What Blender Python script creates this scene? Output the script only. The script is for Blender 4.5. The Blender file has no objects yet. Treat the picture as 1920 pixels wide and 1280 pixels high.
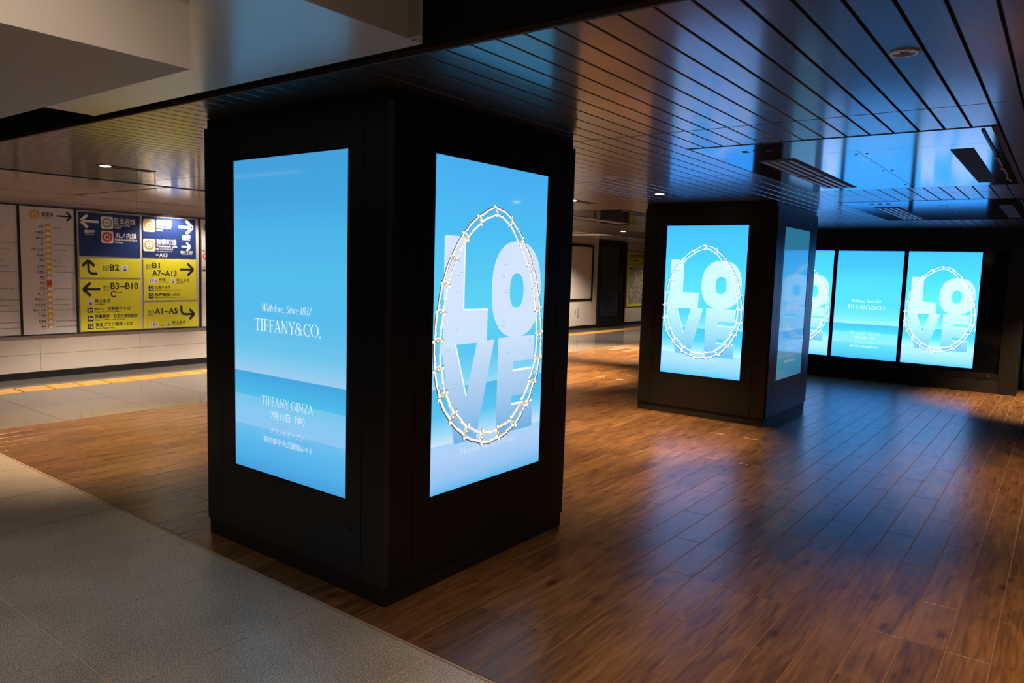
import bpy, bmesh, math, random
from math import sin, cos, pi, radians
from mathutils import Vector, Matrix
random.seed(7)
S = bpy.context.scene
COL = S.collection
LK = COL.objects.link

# ------------------------------------------------------------------ camera
CF, CYAW, CPIT, CROL, CH = 1371.81, radians(36.986), radians(5.7459), radians(1.75), 1.6
_fw = Vector((-sin(CYAW), cos(CYAW), 0)); _rt = Vector((cos(CYAW), sin(CYAW), 0)); _up = Vector((0, 0, 1))
FW = _fw * cos(CPIT) - _up * sin(CPIT); UP2 = _up * cos(CPIT) + _fw * sin(CPIT)
RT = _rt * cos(CROL) + UP2 * sin(CROL); UP = UP2 * cos(CROL) - _rt * sin(CROL)
cam = bpy.data.objects.new('camera', bpy.data.cameras.new('camera')); LK(cam)
cam.matrix_world = Matrix(((RT.x, UP.x, -FW.x, 0), (RT.y, UP.y, -FW.y, 0), (RT.z, UP.z, -FW.z, CH), (0, 0, 0, 1)))
cam.data.sensor_width = 36; cam.data.lens = CF / 1920 * 36; cam.data.clip_start = .05
S.camera = cam

# ------------------------------------------------------------------ world, exposure, large lights
w = bpy.data.worlds.new('world'); S.world = w; w.use_nodes = True
w.node_tree.nodes['Background'].inputs[0].default_value = (1.0, .88, .76, 1)
w.node_tree.nodes['Background'].inputs[1].default_value = .012
S.view_settings.view_transform = 'Standard'; S.view_settings.look = 'None'
S.view_settings.gamma = 1; S.view_settings.use_curve_mapping = False; S.view_settings.exposure = 0
WARM = (1.0, .65, .35); SOFT = (1.0, .83, .68)

def area(name, loc, sx, sy, power, col, rot=(0, 0, 0)):
    l = bpy.data.lights.new(name, 'AREA'); l.shape = 'RECTANGLE'; l.size = sx; l.size_y = sy
    l.energy = power; l.color = col
    o = bpy.data.objects.new(name, l); o.location = loc; o.rotation_euler = rot; LK(o); return o

def spot(name, loc, power, col, ang=80, blend=.6, size=.05, rot=(0, 0, 0), parent=None):
    l = bpy.data.lights.new(name, 'SPOT'); l.energy = power; l.color = col
    l.spot_size = radians(ang); l.spot_blend = blend; l.shadow_soft_size = size
    o = bpy.data.objects.new(name, l); o.location = loc; o.rotation_euler = rot; LK(o)
    if parent: o.parent = parent
    return o
for _x, _y, _z, _p in ((-5.3, .3, 2.3, 34), (-3.2, .1, 2.085, 40), (-1.1, .7, 2.9, 80), (-1.4, -.9, 2.9, 85), (.8, -.2, 2.9, 60)): spot('concourse_downlight', (_x, _y, _z), _p, SOFT, 130, 1, .12)
spot('unseen_soffit_spot', (.9, .5, 2.62), 26, SOFT, 84, 1, .1, (0, radians(90), 0))  # unseen sideways spot, added to brighten the upright soffit plate
spot('unseen_soffit_spot', (-.75, -.35, 3.0), 140, SOFT, 40, 1, .03, (0, radians(59), radians(-29.3)))

# ------------------------------------------------------------------ materials
def lin(c): return tuple(((v / 255) / 12.92 if v / 255 <= .04045 else ((v / 255 + .055) / 1.055) ** 2.4) for v in c)
def mat(name, col=(.5, .5, .5), rough=.5, metal=0, ior=1.5, emit=None, es=0, spec=.5):
    m = bpy.data.materials.new(name); m.use_nodes = True; b = m.node_tree.nodes['Principled BSDF']
    b.inputs['Base Color'].default_value = (*col, 1); b.inputs['Roughness'].default_value = rough
    b.inputs['Metallic'].default_value = metal; b.inputs['IOR'].default_value = ior
    b.inputs['Specular IOR Level'].default_value = spec
    if emit: b.inputs['Emission Color'].default_value = (*emit, 1); b.inputs['Emission Strength'].default_value = es
    return m
class NT:
    def __init__(s, m): s.t = m.node_tree; s.b = s.t.nodes['Principled BSDF']
    def n(s, ty, **kw):
        o = s.t.nodes.new(ty)
        for k, v in kw.items(): setattr(o, k, v)
        return o
    def l(s, a, b): s.t.links.new(a, b)
    def math(s, op, a, b=None):
        o = s.n('ShaderNodeMath', operation=op)
        for i, v in enumerate((a, b)):
            if v is None: continue
            if isinstance(v, (int, float)): o.inputs[i].default_value = v
            else: s.l(v, o.inputs[i])
        return o.outputs[0]
    def noise(s, vec, scale, detail=4, rough=.6, dist=0):
        o = s.n('ShaderNodeTexNoise'); o.inputs['Scale'].default_value = scale; o.inputs['Detail'].default_value = detail
        o.inputs['Roughness'].default_value = rough; o.inputs['Distortion'].default_value = dist
        if vec is not None: s.l(vec, o.inputs['Vector'])
        return o.outputs[0]
    def ramp(s, f, stops):
        o = s.n('ShaderNodeValToRGB'); e = o.color_ramp.elements
        while len(e) < len(stops): e.new(.5)
        for el, (p, c) in zip(e, stops): el.position = p; el.color = (*c, 1)
        s.l(f, o.inputs[0]); return o.outputs[0]
    def comb(s, x, y, z):
        o = s.n('ShaderNodeCombineXYZ')
        for i, v in enumerate((x, y, z)):
            if isinstance(v, (int, float)): o.inputs[i].default_value = v
            else: s.l(v, o.inputs[i])
        return o.outputs[0]
    def mix(s, f, a, b, ty='MIX'):
        o = s.n('ShaderNodeMix', data_type='RGBA', blend_type=ty)
        if isinstance(f, (int, float)): o.inputs[0].default_value = f
        else: s.l(f, o.inputs[0])
        for i, v in ((6, a), (7, b)):
            if isinstance(v, tuple): o.inputs[i].default_value = (*v, 1)
            else: s.l(v, o.inputs[i])
        return o.outputs[2]
    def bump(s, h, st, d=.01):
        o = s.n('ShaderNodeBump'); o.inputs['Strength'].default_value = st; o.inputs['Distance'].default_value = d
        s.l(h, o.inputs['Height']); s.l(o.outputs[0], s.b.inputs['Normal'])

def wood(name, x0, wid, stops, rough, seed, streak=1, knots=True, joint=1.0, jy=3.083, bump=.12, ior=1.5, half=True):
    m = mat(name, rough=rough, ior=ior); t = NT(m)
    g = t.n('ShaderNodeNewGeometry'); sp = t.n('ShaderNodeSeparateXYZ'); t.l(g.outputs['Position'], sp.inputs[0])
    X, Y = sp.outputs[0], sp.outputs[1]
    col = t.math('FLOOR', t.math('DIVIDE', t.math('SUBTRACT', X, x0), wid))
    yo = t.math('DIVIDE', t.math('SUBTRACT', Y, jy), joint)
    if half: yo = t.math('ADD', yo, t.math('MULTIPLY', t.math('MODULO', t.math('ADD', col, 1000), 2), .5))
    row = t.math('FLOOR', yo)
    wn = t.n('ShaderNodeTexWhiteNoise', noise_dimensions='3D'); t.l(t.comb(col, row, seed), wn.inputs['Vector'])
    rs = t.n('ShaderNodeSeparateColor'); t.l(wn.outputs['Color'], rs.inputs[0])
    ox = t.math('MULTIPLY', rs.outputs[0], 37); oy = t.math('MULTIPLY', rs.outputs[1], 53)
    v = t.comb(t.math('ADD', t.math('MULTIPLY', X, 62 * streak), ox), t.math('ADD', t.math('MULTIPLY', Y, 3.2 * streak), oy), 0)
    n1 = t.noise(v, 1.0, 5, .6, .5)
    v2 = t.comb(t.math('ADD', t.math('MULTIPLY', X, 13), oy), t.math('ADD', t.math('MULTIPLY', Y, 2.2), ox), 0)
    n2 = t.noise(v2, 1.0, 4, .55, 1.2)
    f = t.math('ADD', t.math('MULTIPLY', n1, .46), t.math('MULTIPLY', n2, .54))
    f = t.math('ADD', f, t.math('MULTIPLY', t.math('SUBTRACT', rs.outputs[2], .5), .12))
    c = t.ramp(f, stops)
    if knots:
        vo = t.n('ShaderNodeTexVoronoi'); vo.inputs['Scale'].default_value = 1.0
        t.l(t.comb(t.math('ADD', t.math('MULTIPLY', X, 6.5), ox), t.math('ADD', t.math('MULTIPLY', Y, 2.9), oy), 0), vo.inputs['Vector'])
        k = t.ramp(vo.outputs['Distance'], [(0, (.16, .16, .17)), (.07, (.36, .36, .37)), (.20, (1, 1, 1))])
        c = t.mix(.8, c, k, 'MULTIPLY')
    t.l(c, t.b.inputs['Base Color'])
    r = t.n('ShaderNodeMapRange'); r.inputs[3].default_value = rough - .06; r.inputs[4].default_value = rough + .1
    t.l(n1, r.inputs[0]); t.l(r.outputs[0], t.b.inputs['Roughness'])
    t.bump(n1, bump, .004)
    return m
M = {}
M['plank'] = wood('floor_wood', -.29, .1655, [(.28, (.038, .0175, .0065)), (.44, (.085, .041, .0150)), (.58, (.135, .068, .025)), (.78, (.20, .108, .044))], .27, 3, joint=.9985, ior=1.42, bump=.16)
M['grout'] = mat('floor_grout', (.17, .088, .045), .5)
M['cplank'] = wood('ceiling_wood', -.217, .11657, [(.3, (.014, .010, .008)), (.5, (.034, .024, .019)), (.75, (.065, .046, .037))], .36, 9, knots=False, joint=1.82, jy=3.82, bump=.05, ior=1.5, half=False)
_b = M['cplank'].node_tree.nodes['Principled BSDF']; _b.inputs['Coat Weight'].default_value = .6; _b.inputs['Coat Roughness'].default_value = .13; _b.inputs['Coat IOR'].default_value = 1.65
M['edge'] = mat('brown_edge', (.06, .03, .016), .8)
M['void'] = mat('void_black', (.004, .004, .004), .8)
M['black'] = mat('black_panel', (.0060, .0058, .0056), .36)
M['blackp'] = mat('black_plinth', (.006, .0055, .005), .5)
M['glassblack'] = mat('black_glass', (.003, .003, .004), .06)
def stone(name, a, b, rough, sc=150, joint=None):
    m = mat(name, rough=rough); t = NT(m); g = t.n('ShaderNodeNewGeometry')
    n = t.noise(g.outputs['Position'], sc, 2, .7); n2 = t.noise(g.outputs['Position'], 3.2, 3, .5)
    f = t.math('ADD', t.math('MULTIPLY', n, .88), t.math('MULTIPLY', n2, .12))
    t.l(t.ramp(f, [(.40, a), (.60, b)]), t.b.inputs['Base Color']); t.bump(n, .06, .002); return m
M['stone'] = stone('grey_granite', (.14, .124, .108), (.47, .42, .37), .33)
M['stonej'] = mat('stone_joint', (.55, .40, .27), .6)
M['cstone'] = stone('corridor_granite', (.105, .092, .078), (.185, .165, .145), .09)
M['cstonej'] = mat('corridor_joint', (.05, .042, .035), .7)
M['trim'] = mat('edge_trim', (.30, .23, .17), .4)
M['yellow'] = mat('tactile_yellow', (.55, .29, .05), .5)
M['white'] = mat('cream_panel', (.66, .58, .50), .38)
M['wjoint'] = mat('panel_joint', (.22, .18, .15), .7)
M['soffit'] = mat('cream_soffit', (.36, .315, .265), .5)
M['gsoffit'] = mat('gloss_soffit', (.62, .57, .51), .24, ior=2.1)
M['cceil'] = mat('corridor_ceiling', (.42, .36, .30), .17, ior=1.9)
M['access'] = mat('access_panel_brown', (.030, .020, .016), .10, ior=1.9)
M['metal'] = mat('grey_metal', (.30, .30, .32), .35, 1)
M['ring'] = mat('white_ring', (.75, .70, .66), .4)
M['brass'] = mat('brass_cone', (.70, .38, .12), .3, 1)
M['lens'] = mat('lit_lens', (1, 1, 1), .4, emit=(1, .80, .52), es=14)
M['lensdim'] = mat('dim_lens', (.5, .4, .3), .4, emit=(1, .72, .42), es=.6)
M['bar'] = mat('linear_lens', (.8, .75, .7), .4, emit=(1, .80, .60), es=.72)
M['navy'] = mat('sign_navy', lin((34, 54, 108)), .35)
M['lime'] = mat('sign_yellow', lin((228, 224, 50)), .35)
M['board'] = mat('board_white', (.70, .66, .66), .3)
M['ink'] = mat('ink_black', (.02, .02, .02), .4)
M['inkg'] = mat('ink_grey', (.10, .10, .10), .4)
M['paper'] = mat('print_white', (.85, .83, .80), .35)
M['silver'] = mat('sign_frame_silver', (.55, .52, .50), .35)
M['orange'] = mat('print_orange', (.75, .40, .03), .4)
M['red'] = mat('print_red', (.70, .04, .04), .4)
M['green'] = mat('print_gold', (.42, .36, .10), .4)
M['sgrey'] = mat('print_silver', (.34, .36, .33), .4)
M['sky'] = mat('print_blue', (.02, .25, .55), .4)
M['purple'] = mat('print_purple', (.15, .12, .45), .4)
M['darkwall'] = mat('dark_brown_wall', (.030, .018, .012), .5)
M['doorglass'] = mat('door_glass', (.035, .042, .07), .05)  # bluish reflection is put into the base colour of the dark glass
M['doorframe'] = mat('door_black', (.006, .006, .006), .35)
def mapmat():
    m = mat('area_map_print', rough=.3); t = NT(m); g = t.n('ShaderNodeNewGeometry')
    vo = t.n('ShaderNodeTexVoronoi', feature='DISTANCE_TO_EDGE'); vo.inputs['Scale'].default_value = 7; t.l(g.outputs['Position'], vo.inputs['Vector'])
    c = t.ramp(vo.outputs['Distance'], [(0, (.55, .5, .42)), (.05, (.5, .46, .4)), (.08, (.22, .20, .19))])
    n = t.noise(g.outputs['Position'], 5, 2); c = t.mix(t.math('MULTIPLY', n, .5), c, (.40, .30, .16)); t.l(c, t.b.inputs['Base Color']); return m
M['map'] = mapmat()
def screen_mat(name, tint, strength):
    m = mat(name, (.004, .004, .005), .05); t = NT(m)
    a = t.n('ShaderNodeAttribute', attribute_name='Col')
    t.l(t.mix(1.0, a.outputs['Color'], tint, 'MULTIPLY'), t.b.inputs['Emission Color']); t.b.inputs['Emission Strength'].default_value = strength
    return m
SCR = {'A': screen_mat('screen_text_near', (1.0, 1.0, 1.0), 1.0), 'B': screen_mat('screen_love_near', (1.0, 1.0, 1.0), 1.06),
       'C': screen_mat('screen_love_second', (.80, 1.05, 1.75), 1.3), 'D': screen_mat('screen_oblique', (.60, .66, .60), .70),
       'E': screen_mat('screen_wall', (.85, 1.18, 1.9), 1.35)}

# ------------------------------------------------------------------ mesh helpers
class MB:
    def __init__(s): s.v = []; s.f = []; s.c = []
    def add(s, vs, fs):
        o = len(s.v); s.v += [tuple(v) for v in vs]; s.f += [tuple(i + o for i in f) for f in fs]; return s
    def box(s, x0, x1, y0, y1, z0, z1):
        return s.add([(x, y, z) for z in (z0, z1) for y in (y0, y1) for x in (x0, x1)],
                     [(0, 2, 3, 1), (4, 5, 7, 6), (0, 1, 5, 4), (2, 6, 7, 3), (0, 4, 6, 2), (1, 3, 7, 5)])
    def tile(s, x0, x1, y0, y1, z0, z1, c, down=False):
        """slab with chamfered edges on its seen side (top, or underside when down)"""
        a, b, d = (z1, z0 + c, z0) if down else (z0, z1 - c, z1)
        r = lambda i, z: [(x0 + i, y0 + i, z), (x1 - i, y0 + i, z), (x1 - i, y1 - i, z), (x0 + i, y1 - i, z)]
        vs = r(0, a) + r(0, b) + r(c, d); fs = []
        for k in (0, 4):
            for i in range(4):
                q = (k + i, k + (i + 1) % 4, k + 4 + (i + 1) % 4, k + 4 + i); fs.append(q[::-1] if down else q)
        fs += [(11, 10, 9, 8), (0, 1, 2, 3)] if down else [(8, 9, 10, 11), (3, 2, 1, 0)]
        return s.add(vs, fs)
    def cyl(s, x, y, z0, z1, r0, r1=None, n=24, cap=True):
        r1 = r0 if r1 is None else r1
        vs = [(x + r * cos(2 * pi * i / n), y + r * sin(2 * pi * i / n), z) for r, z in ((r0, z0), (r1, z1)) for i in range(n)]
        fs = [(i, (i + 1) % n, n + (i + 1) % n, n + i) for i in range(n)]
        if cap: fs += [tuple(range(n - 1, -1, -1)), tuple(range(n, 2 * n))]
        return s.add(vs, fs)
    def ring(s, x, y, prof, n=28):
        """lathe of (r, z) points"""
        m = len(prof); vs = [(x + r * cos(2 * pi * i / n), y + r * sin(2 * pi * i / n), z) for i in range(n) for r, z in prof]
        fs = [(i * m + k, i * m + (k + 1) % m, ((i + 1) % n) * m + (k + 1) % m, ((i + 1) % n) * m + k) for i in range(n) for k in range(m)]
        return s.add(vs, fs)
    def build(s, name, m, parent=None, org=(0, 0, 0), smooth=False, cols=None):
        me = bpy.data.meshes.new(name)
        me.from_pydata([(x - org[0], y - org[1], z - org[2]) for x, y, z in s.v], [], s.f); me.update()
        if m: me.materials.append(m)
        if s.c:
            at = me.color_attributes.new('Col', 'FLOAT_COLOR', 'POINT')
            for i, c in enumerate(s.c): at.data[i].color = (*c, 1)
        if smooth:
            for p in me.polygons: p.use_smooth = True
        o = bpy.data.objects.new(name, me); LK(o)
        if parent is not None: o.parent = parent
        if isinstance(s, FB) and name not in ('screen', 'letter', 'arrow', 'symbol_field', 'symbol_ring', 'line_symbol', 'blue_mark', 'yellow_mark', 'pictogram', 'current_station_mark'): o['kind'] = 'stuff'
        return o
def thing(name, label, cat, loc=(0, 0, 0), group=None):
    o = bpy.data.objects.new(name, None); LK(o); o.location = loc; o.empty_display_size = .1
    o['label'] = label; o['category'] = cat
    if group: o['group'] = group
    return o
def struct(o): o['kind'] = 'structure'; return o
def inst(name, me, loc, parent):
    o = bpy.data.objects.new(name, me); LK(o); o.location = loc; o.parent = parent; return o

class Plane:
    """a flat face in the world: (u, v, h) -> point; o origin, ud the direction of u, n the way it faces"""
    def __init__(s, o, ud, n): s.o = Vector(o); s.u = Vector(ud); s.n = Vector(n)
    def p(s, u, v, h=0): q = s.o + s.u * u + Vector((0, 0, v)) + s.n * h; return (q.x, q.y, q.z)
class FB(MB):
    """flat shapes laid on a Plane, each vertex with its colour when col is given"""
    def __init__(s, pl): super().__init__(); s.pl = pl
    def poly(s, pts, h, col=None):
        o = len(s.v); s.v += [s.pl.p(u, v, h) for u, v in pts]; s.f.append(tuple(range(o, o + len(pts))))
        if col is not None: s.c += [col] * len(pts)
    def rect(s, u0, u1, v0, v1, h, col=None): s.poly([(u0, v0), (u1, v0), (u1, v1), (u0, v1)], h, col)
    def line(s, a, b, w, h, col=None, w2=None):
        w2 = w if w2 is None else w2
        dx, dy = b[0] - a[0], b[1] - a[1]; L = math.hypot(dx, dy) or 1; nx, ny = -dy / L / 2, dx / L / 2
        s.poly([(a[0] - nx * w, a[1] - ny * w), (b[0] - nx * w2, b[1] - ny * w2), (b[0] + nx * w2, b[1] + ny * w2), (a[0] + nx * w, a[1] + ny * w)], h, col)
    def disc(s, u, v, r, h, col=None, n=14, rv=None):
        rv = r if rv is None else rv
        s.poly([(u + r * cos(2 * pi * i / n), v + rv * sin(2 * pi * i / n)) for i in range(n)], h, col)
    def annulus(s, u, v, r0, r1, h, col=None, n=24):
        for i in range(n):
            a, b = 2 * pi * i / n, 2 * pi * (i + 1) / n
            s.poly([(u + r0 * cos(a), v + r0 * sin(a)), (u + r1 * cos(a), v + r1 * sin(a)), (u + r1 * cos(b), v + r1 * sin(b)), (u + r0 * cos(b), v + r0 * sin(b))], h, col)
    def rrect(s, u0, u1, v0, v1, r, h, col=None):
        p = []
        for cx, cy, a0 in ((u1 - r, v1 - r, 0), (u0 + r, v1 - r, 90), (u0 + r, v0 + r, 180), (u1 - r, v0 + r, 270)):
            p += [(cx + r * cos(radians(a0 + k * 22.5)), cy + r * sin(radians(a0 + k * 22.5))) for k in range(5)]
        s.poly(p, h, col)
    def text(s, body, u, v, cap, h, col=None, width=None, align='L'):
        """sans lettering: cap height cap, baseline at v, squeezed to width when given"""
        vs, fs, wd = glyphs(body); k = cap / .727; kx = k if not width else width / max(wd, 1e-6)
        u0 = u - (wd * kx / 2 if align == 'C' else wd * kx if align == 'R' else 0)
        o = len(s.v); s.v += [s.pl.p(u0 + x * kx, v + y * k, h) for x, y in vs]; s.f += [tuple(i + o for i in f) for f in fs]
        if col is not None: s.c += [col] * len(vs)
_gl = {}
def glyphs(body):
    if body not in _gl:
        c = bpy.data.curves.new('lettering', 'FONT'); c.body = body; c.size = 1; c.resolution_u = 3; c.offset = .02
        o = bpy.data.objects.new('lettering', c); LK(o)
        bpy.context.view_layer.update()
        ev = o.evaluated_get(bpy.context.evaluated_depsgraph_get()); me = ev.to_mesh()
        vs = [(v.co.x, v.co.y) for v in me.vertices]; fs = [tuple(p.vertices) for p in me.polygons]
        ev.to_mesh_clear(); bpy.data.objects.remove(o); bpy.data.curves.remove(c)
        x0 = min((v[0] for v in vs), default=0); vs = [(x - x0, y) for x, y in vs]
        _gl[body] = (vs, fs, max((v[0] for v in vs), default=0))
    return _gl[body]

# ---- serif lettering drawn as strokes (cap height 1): ('l', x0,y0,x1,y1,w) line, ('a', cx,cy,rx,ry,a0,a1,thick,thin) arc, ('s', x,y,w) serif, ('d', x,y,r) dot
TK, TN = .125, .05
def _st(x, y0=0, y1=1, w=TK, b=True, t=True):
    r = [('l', x, y0, x, y1, w)]
    if b: r.append(('s', x, y0 + .018, w + .16))
    if t: r.append(('s', x, y1 - .018, w + .16))
    return r
G = {
 'T': (.70, _st(.35, t=False) + [('l', .02, .97, .68, .97, TN), ('l', .04, .97, .04, .78, .035), ('l', .66, .97, .66, .78, .035)]),
 'I': (.34, _st(.17)), 'H': (.82, _st(.17) + _st(.65) + [('l', .17, .52, .65, .52, TN)]),
 'F': (.60, _st(.17) + [('l', .12, .97, .56, .97, TN), ('l', .55, .97, .55, .80, .035), ('l', .17, .52, .44, .52, TN), ('l', .44, .60, .44, .43, .03)]),
 'A': (.74, [('l', .10, 0, .36, 1, TN), ('l', .35, 1, .63, 0, TK), ('l', .19, .34, .54, .34, TN), ('s', .10, .018, .2), ('s', .63, .018, .26)]),
 'N': (.80, [('l', .16, 0, .16, 1, TN), ('l', .13, .98, .66, .0, TK), ('l', .66, 0, .66, 1, TN), ('s', .16, .018, .22), ('s', .12, .98, .18), ('s', .66, .98, .22)]),
 'Y': (.72, [('l', .10, 1, .37, .45, TK), ('l', .63, 1, .38, .46, TN), ('l', .37, 0, .37, .48, TK), ('s', .10, .98, .24), ('s', .62, .98, .2), ('s', .37, .018, .28)]),
 'C': (.74, [('a', .41, .5, .34, .48, 42, 318, .13, .045), ('l', .66, .98, .66, .70, .035)]),
 'O': (.82, [('a', .41, .5, .35, .48, 0, 360, .13, .045)]),
 'G': (.80, [('a', .41, .5, .34, .48, 42, 345, .13, .045), ('l', .66, .98, .66, .70, .035), ('l', .66, .42, .66, .06, .12), ('s', .65, .42, .26)]),
 'Z': (.66, [('l', .07, .97, .58, .97, TN), ('l', .54, .96, .10, .03, .12), ('l', .06, .03, .61, .03, TN), ('l', .08, .97, .08, .79, .035), ('l', .59, .03, .59, .22, .035)]),
 '&': (.86, [('a', .36, .75, .17, .22, 0, 360, .09, .05), ('a', .30, .27, .24, .27, 110, 420, .12, .05), ('l', .24, .66, .74, .0, .12), ('l', .50, .10, .68, .46, TN), ('s', .68, .47, .2)]),
 '.': (.26, [('d', .12, .07, .075)]), ',': (.22, [('d', .10, .06, .06), ('l', .12, .05, .05, -.14, .04)]),
 'W': (1.05, [('l', .10, 1, .32, 0, TK), ('l', .32, 0, .52, 1, TN), ('l', .50, 1, .72, 0, TK), ('l', .72, 0, .96, 1, TN), ('s', .10, .98, .22), ('s', .95, .98, .2)]),
 'S': (.56, [('a', .28, .74, .20, .24, 30, 270, .10, .05), ('a', .27, .26, .21, .24, -150, 90, .10, .05)]),
 'i': (.26, [('l', .13, 0, .13, .62, .10), ('d', .13, .86, .07)]), 'l': (.26, [('l', .13, 0, .13, 1, .10)]),
 't': (.34, [('l', .16, .04, .16, .84, .10), ('l', .03, .62, .31, .62, .05), ('l', .16, .04, .30, .06, .05)]),
 'h': (.52, [('l', .12, 0, .12, 1, .10), ('a', .27, .44, .15, .18, 0, 180, .10, .06), ('l', .42, 0, .42, .46, .10)]),
 'n': (.52, [('l', .12, 0, .12, .62, .10), ('a', .27, .44, .15, .18, 0, 180, .10, .06), ('l', .42, 0, .42, .46, .10)]),
 'r': (.38, [('l', .12, 0, .12, .62, .10), ('a', .26, .44, .14, .18, 50, 180, .09, .06)]),
 'o': (.50, [('a', .25, .31, .20, .31, 0, 360, .10, .05)]), 'e': (.46, [('a', .24, .31, .19, .31, 0, 310, .10, .05), ('l', .06, .34, .42, .34, .045)]),
 'c': (.43, [('a', .24, .31, .19, .31, 50, 310, .10, .05)]), 'v': (.46, [('l', .06, .62, .23, 0, .10), ('l', .23, 0, .40, .62, .05)]),
 'a': (.48, [('a', .21, .20, .16, .19, 0, 360, .09, .05), ('l', .38, 0, .38, .46, .10), ('a', .24, .45, .14, .17, 0, 150, .08, .06)]),
 'd': (.52, [('a', .22, .31, .17, .31, 0, 360, .10, .05), ('l', .40, 0, .40, 1, .10)]), 'b': (.52, [('a', .30, .31, .17, .31, 0, 360, .10, .05), ('l', .12, 0, .12, 1, .10)]),
 'y': (.46, [('l', .06, .62, .24, .02, .10), ('l', .40, .62, .16, -.25, .05)]), 'f': (.32, [('l', .14, 0, .14, .85, .10), ('a', .25, .84, .11, .14, 40, 180, .08, .06), ('l', .02, .62, .28, .62, .05)]),
 '1': (.40, [('l', .20, 0, .20, 1, .11), ('l', .06, .82, .20, .98, .05), ('s', .2, .018, .26)]), '7': (.50, [('l', .05, .96, .47, .96, .07), ('l', .45, .95, .18, 0, .10)]),
 '8': (.52, [('a', .26, .75, .17, .23, 0, 360, .10, .05), ('a', .26, .27, .21, .27, 0, 360, .10, .05)]),
 '3': (.48, [('a', .22, .75, .18, .23, -90, 140, .10, .05), ('a', .22, .26, .20, .26, -140, 90, .10, .05)]), ' ': (.26, [])}
def serif(fb, body, u, v, cap, width, h, col, align='C', shear=0):
    tot = sum(G[c][0] for c in body); kx = width / tot; x = 0; u0 = u - (width / 2 if align == 'C' else 0)
    P = lambda gx, gy: (u0 + (x + gx) * kx + gy * cap * shear, v + gy * cap)
    for ch in body:
        wd, st = G[ch]
        for s in st:
            if s[0] == 'l':
                _, x0, y0, x1, y1, wt = s
                if abs(y1 - y0) > .15: fb.poly([P(x0 - wt / 2, y0), P(x0 + wt / 2, y0), P(x1 + wt / 2, y1), P(x1 - wt / 2, y1)], h, col)
                else: fb.poly([P(x0, y0 - wt / 2), P(x1, y1 - wt / 2), P(x1, y1 + wt / 2), P(x0, y0 + wt / 2)], h, col)
            elif s[0] == 's': fb.poly([P(s[1] - s[3] / 2, s[2] - .02), P(s[1] + s[3] / 2, s[2] - .02), P(s[1] + s[3] / 2, s[2] + .02), P(s[1] - s[3] / 2, s[2] + .02)], h, col)
            elif s[0] == 'd': fb.poly([P(s[1] + s[3] * cos(k * pi / 4), s[2] + s[3] * sin(k * pi / 4)) for k in range(8)], h, col)
            else:
                _, cx, cy, rx, ry, a0, a1, tk, tn = s; n = max(6, int(abs(a1 - a0) / 18))
                for i in range(n):
                    q = []
                    for j, sg in ((i, -1), (i + 1, -1), (i + 1, 1), (i, 1)):
                        a = radians(a0 + (a1 - a0) * j / n); t = (tn + (tk - tn) * abs(cos(a)) ** 1.5) / 2 * sg
                        q.append(P(cx + (rx + t) * cos(a), cy + (ry + t * .8) * sin(a)))
                    fb.poly(q, h, col)
        x += wd

# ------------------------------------------------------------------ setting: floors
def proj(p):
    d = Vector(p) - Vector((0, 0, CH)); z = d.dot(FW)
    if z < .1: return None
    return 960 + CF * d.dot(RT) / z, 640 - CF * d.dot(UP) / z
BLK = [(-3.9, -2.42, 2.29, 3.77, 0, 2.37), (-3.92, -2.44, 7.71, 9.19, 0, 2.37), (-6.2, -.454, 12.557, 14, 0, 2.37)]
def hidden(p):
    for x0, x1, y0, y1, z0, z1 in BLK:
        t0, t1 = 0, .999
        for o, d, a, b in ((0, p[0], x0, x1), (0, p[1], y0, y1), (CH, p[2] - CH, z0, z1)):
            if abs(d) < 1e-9:
                if o < a or o > b: t1 = -1
                continue
            q, r = sorted(((a - o) / d, (b - o) / d)); t0 = max(t0, q); t1 = min(t1, r)
        if t0 < t1: return True
    return False
def seen_size(x0, x1, y0, y1, z):
    q = [proj((x, y, z)) for x, y in ((x0, y0), (x1, y0), (x1, y1), (x0, y1))]
    if None in q:
        y0 = max(y0, .8); q = [proj((x, y, z)) for x, y in ((x0, y0), (x1, y0), (x1, y1), (x0, y1))]
        if None in q: return 0
    q = [(min(max(u, 0), 1920), min(max(v, 0), 1280)) for u, v in q]
    A = abs(sum(q[i][0] * q[(i + 1) % 4][1] - q[(i + 1) % 4][0] * q[i][1] for i in range(4))) / 2
    k = sum(not hidden((x0 + (x1 - x0) * fx, y0 + (y1 - y0) * fy, z)) for fx in (.1, .5, .9) for fy in (.1, .5, .9)) / 9
    return A * k
def lay(cells, name, m, parent, z0, z1, ch, down=False, limit=300, gap=.0):
    """cells (x0,x1,y0,y1): the ones that show largest become parts, the rest one joined part"""
    zs = z0 if down else z1
    cells = sorted(cells, key=lambda c: -seen_size(*c, zs)); cache = {}; rest = MB()
    for i, (x0, x1, y0, y1) in enumerate(cells):
        dx, dy = x1 - x0 - gap, y1 - y0 - gap
        if dx < .02 or dy < .02: continue
        if i < limit and seen_size(x0, x1, y0, y1, zs) > 4:
            k = (round(dx, 3), round(dy, 3))
            if k not in cache: cache[k] = MB().tile(-dx / 2, dx / 2, -dy / 2, dy / 2, z0, z1, ch, down).build(name, m, parent)
            o = cache[k]
            if o.get('used'): o = inst(name, o.data, (0, 0, 0), parent)
            else: o['used'] = 1
            o.location = ((x0 + x1) / 2, (y0 + y1) / 2, 0)
        else: rest.tile(x0 + gap / 2, x1 - gap / 2, y0 + gap / 2, y1 - gap / 2, z0, z1, ch, down)
    for o in cache.values():
        if 'used' in o: del o['used']
    if rest.v: o = rest.build('distant_' + name + 's', m, parent); o['kind'] = 'stuff'

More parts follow.
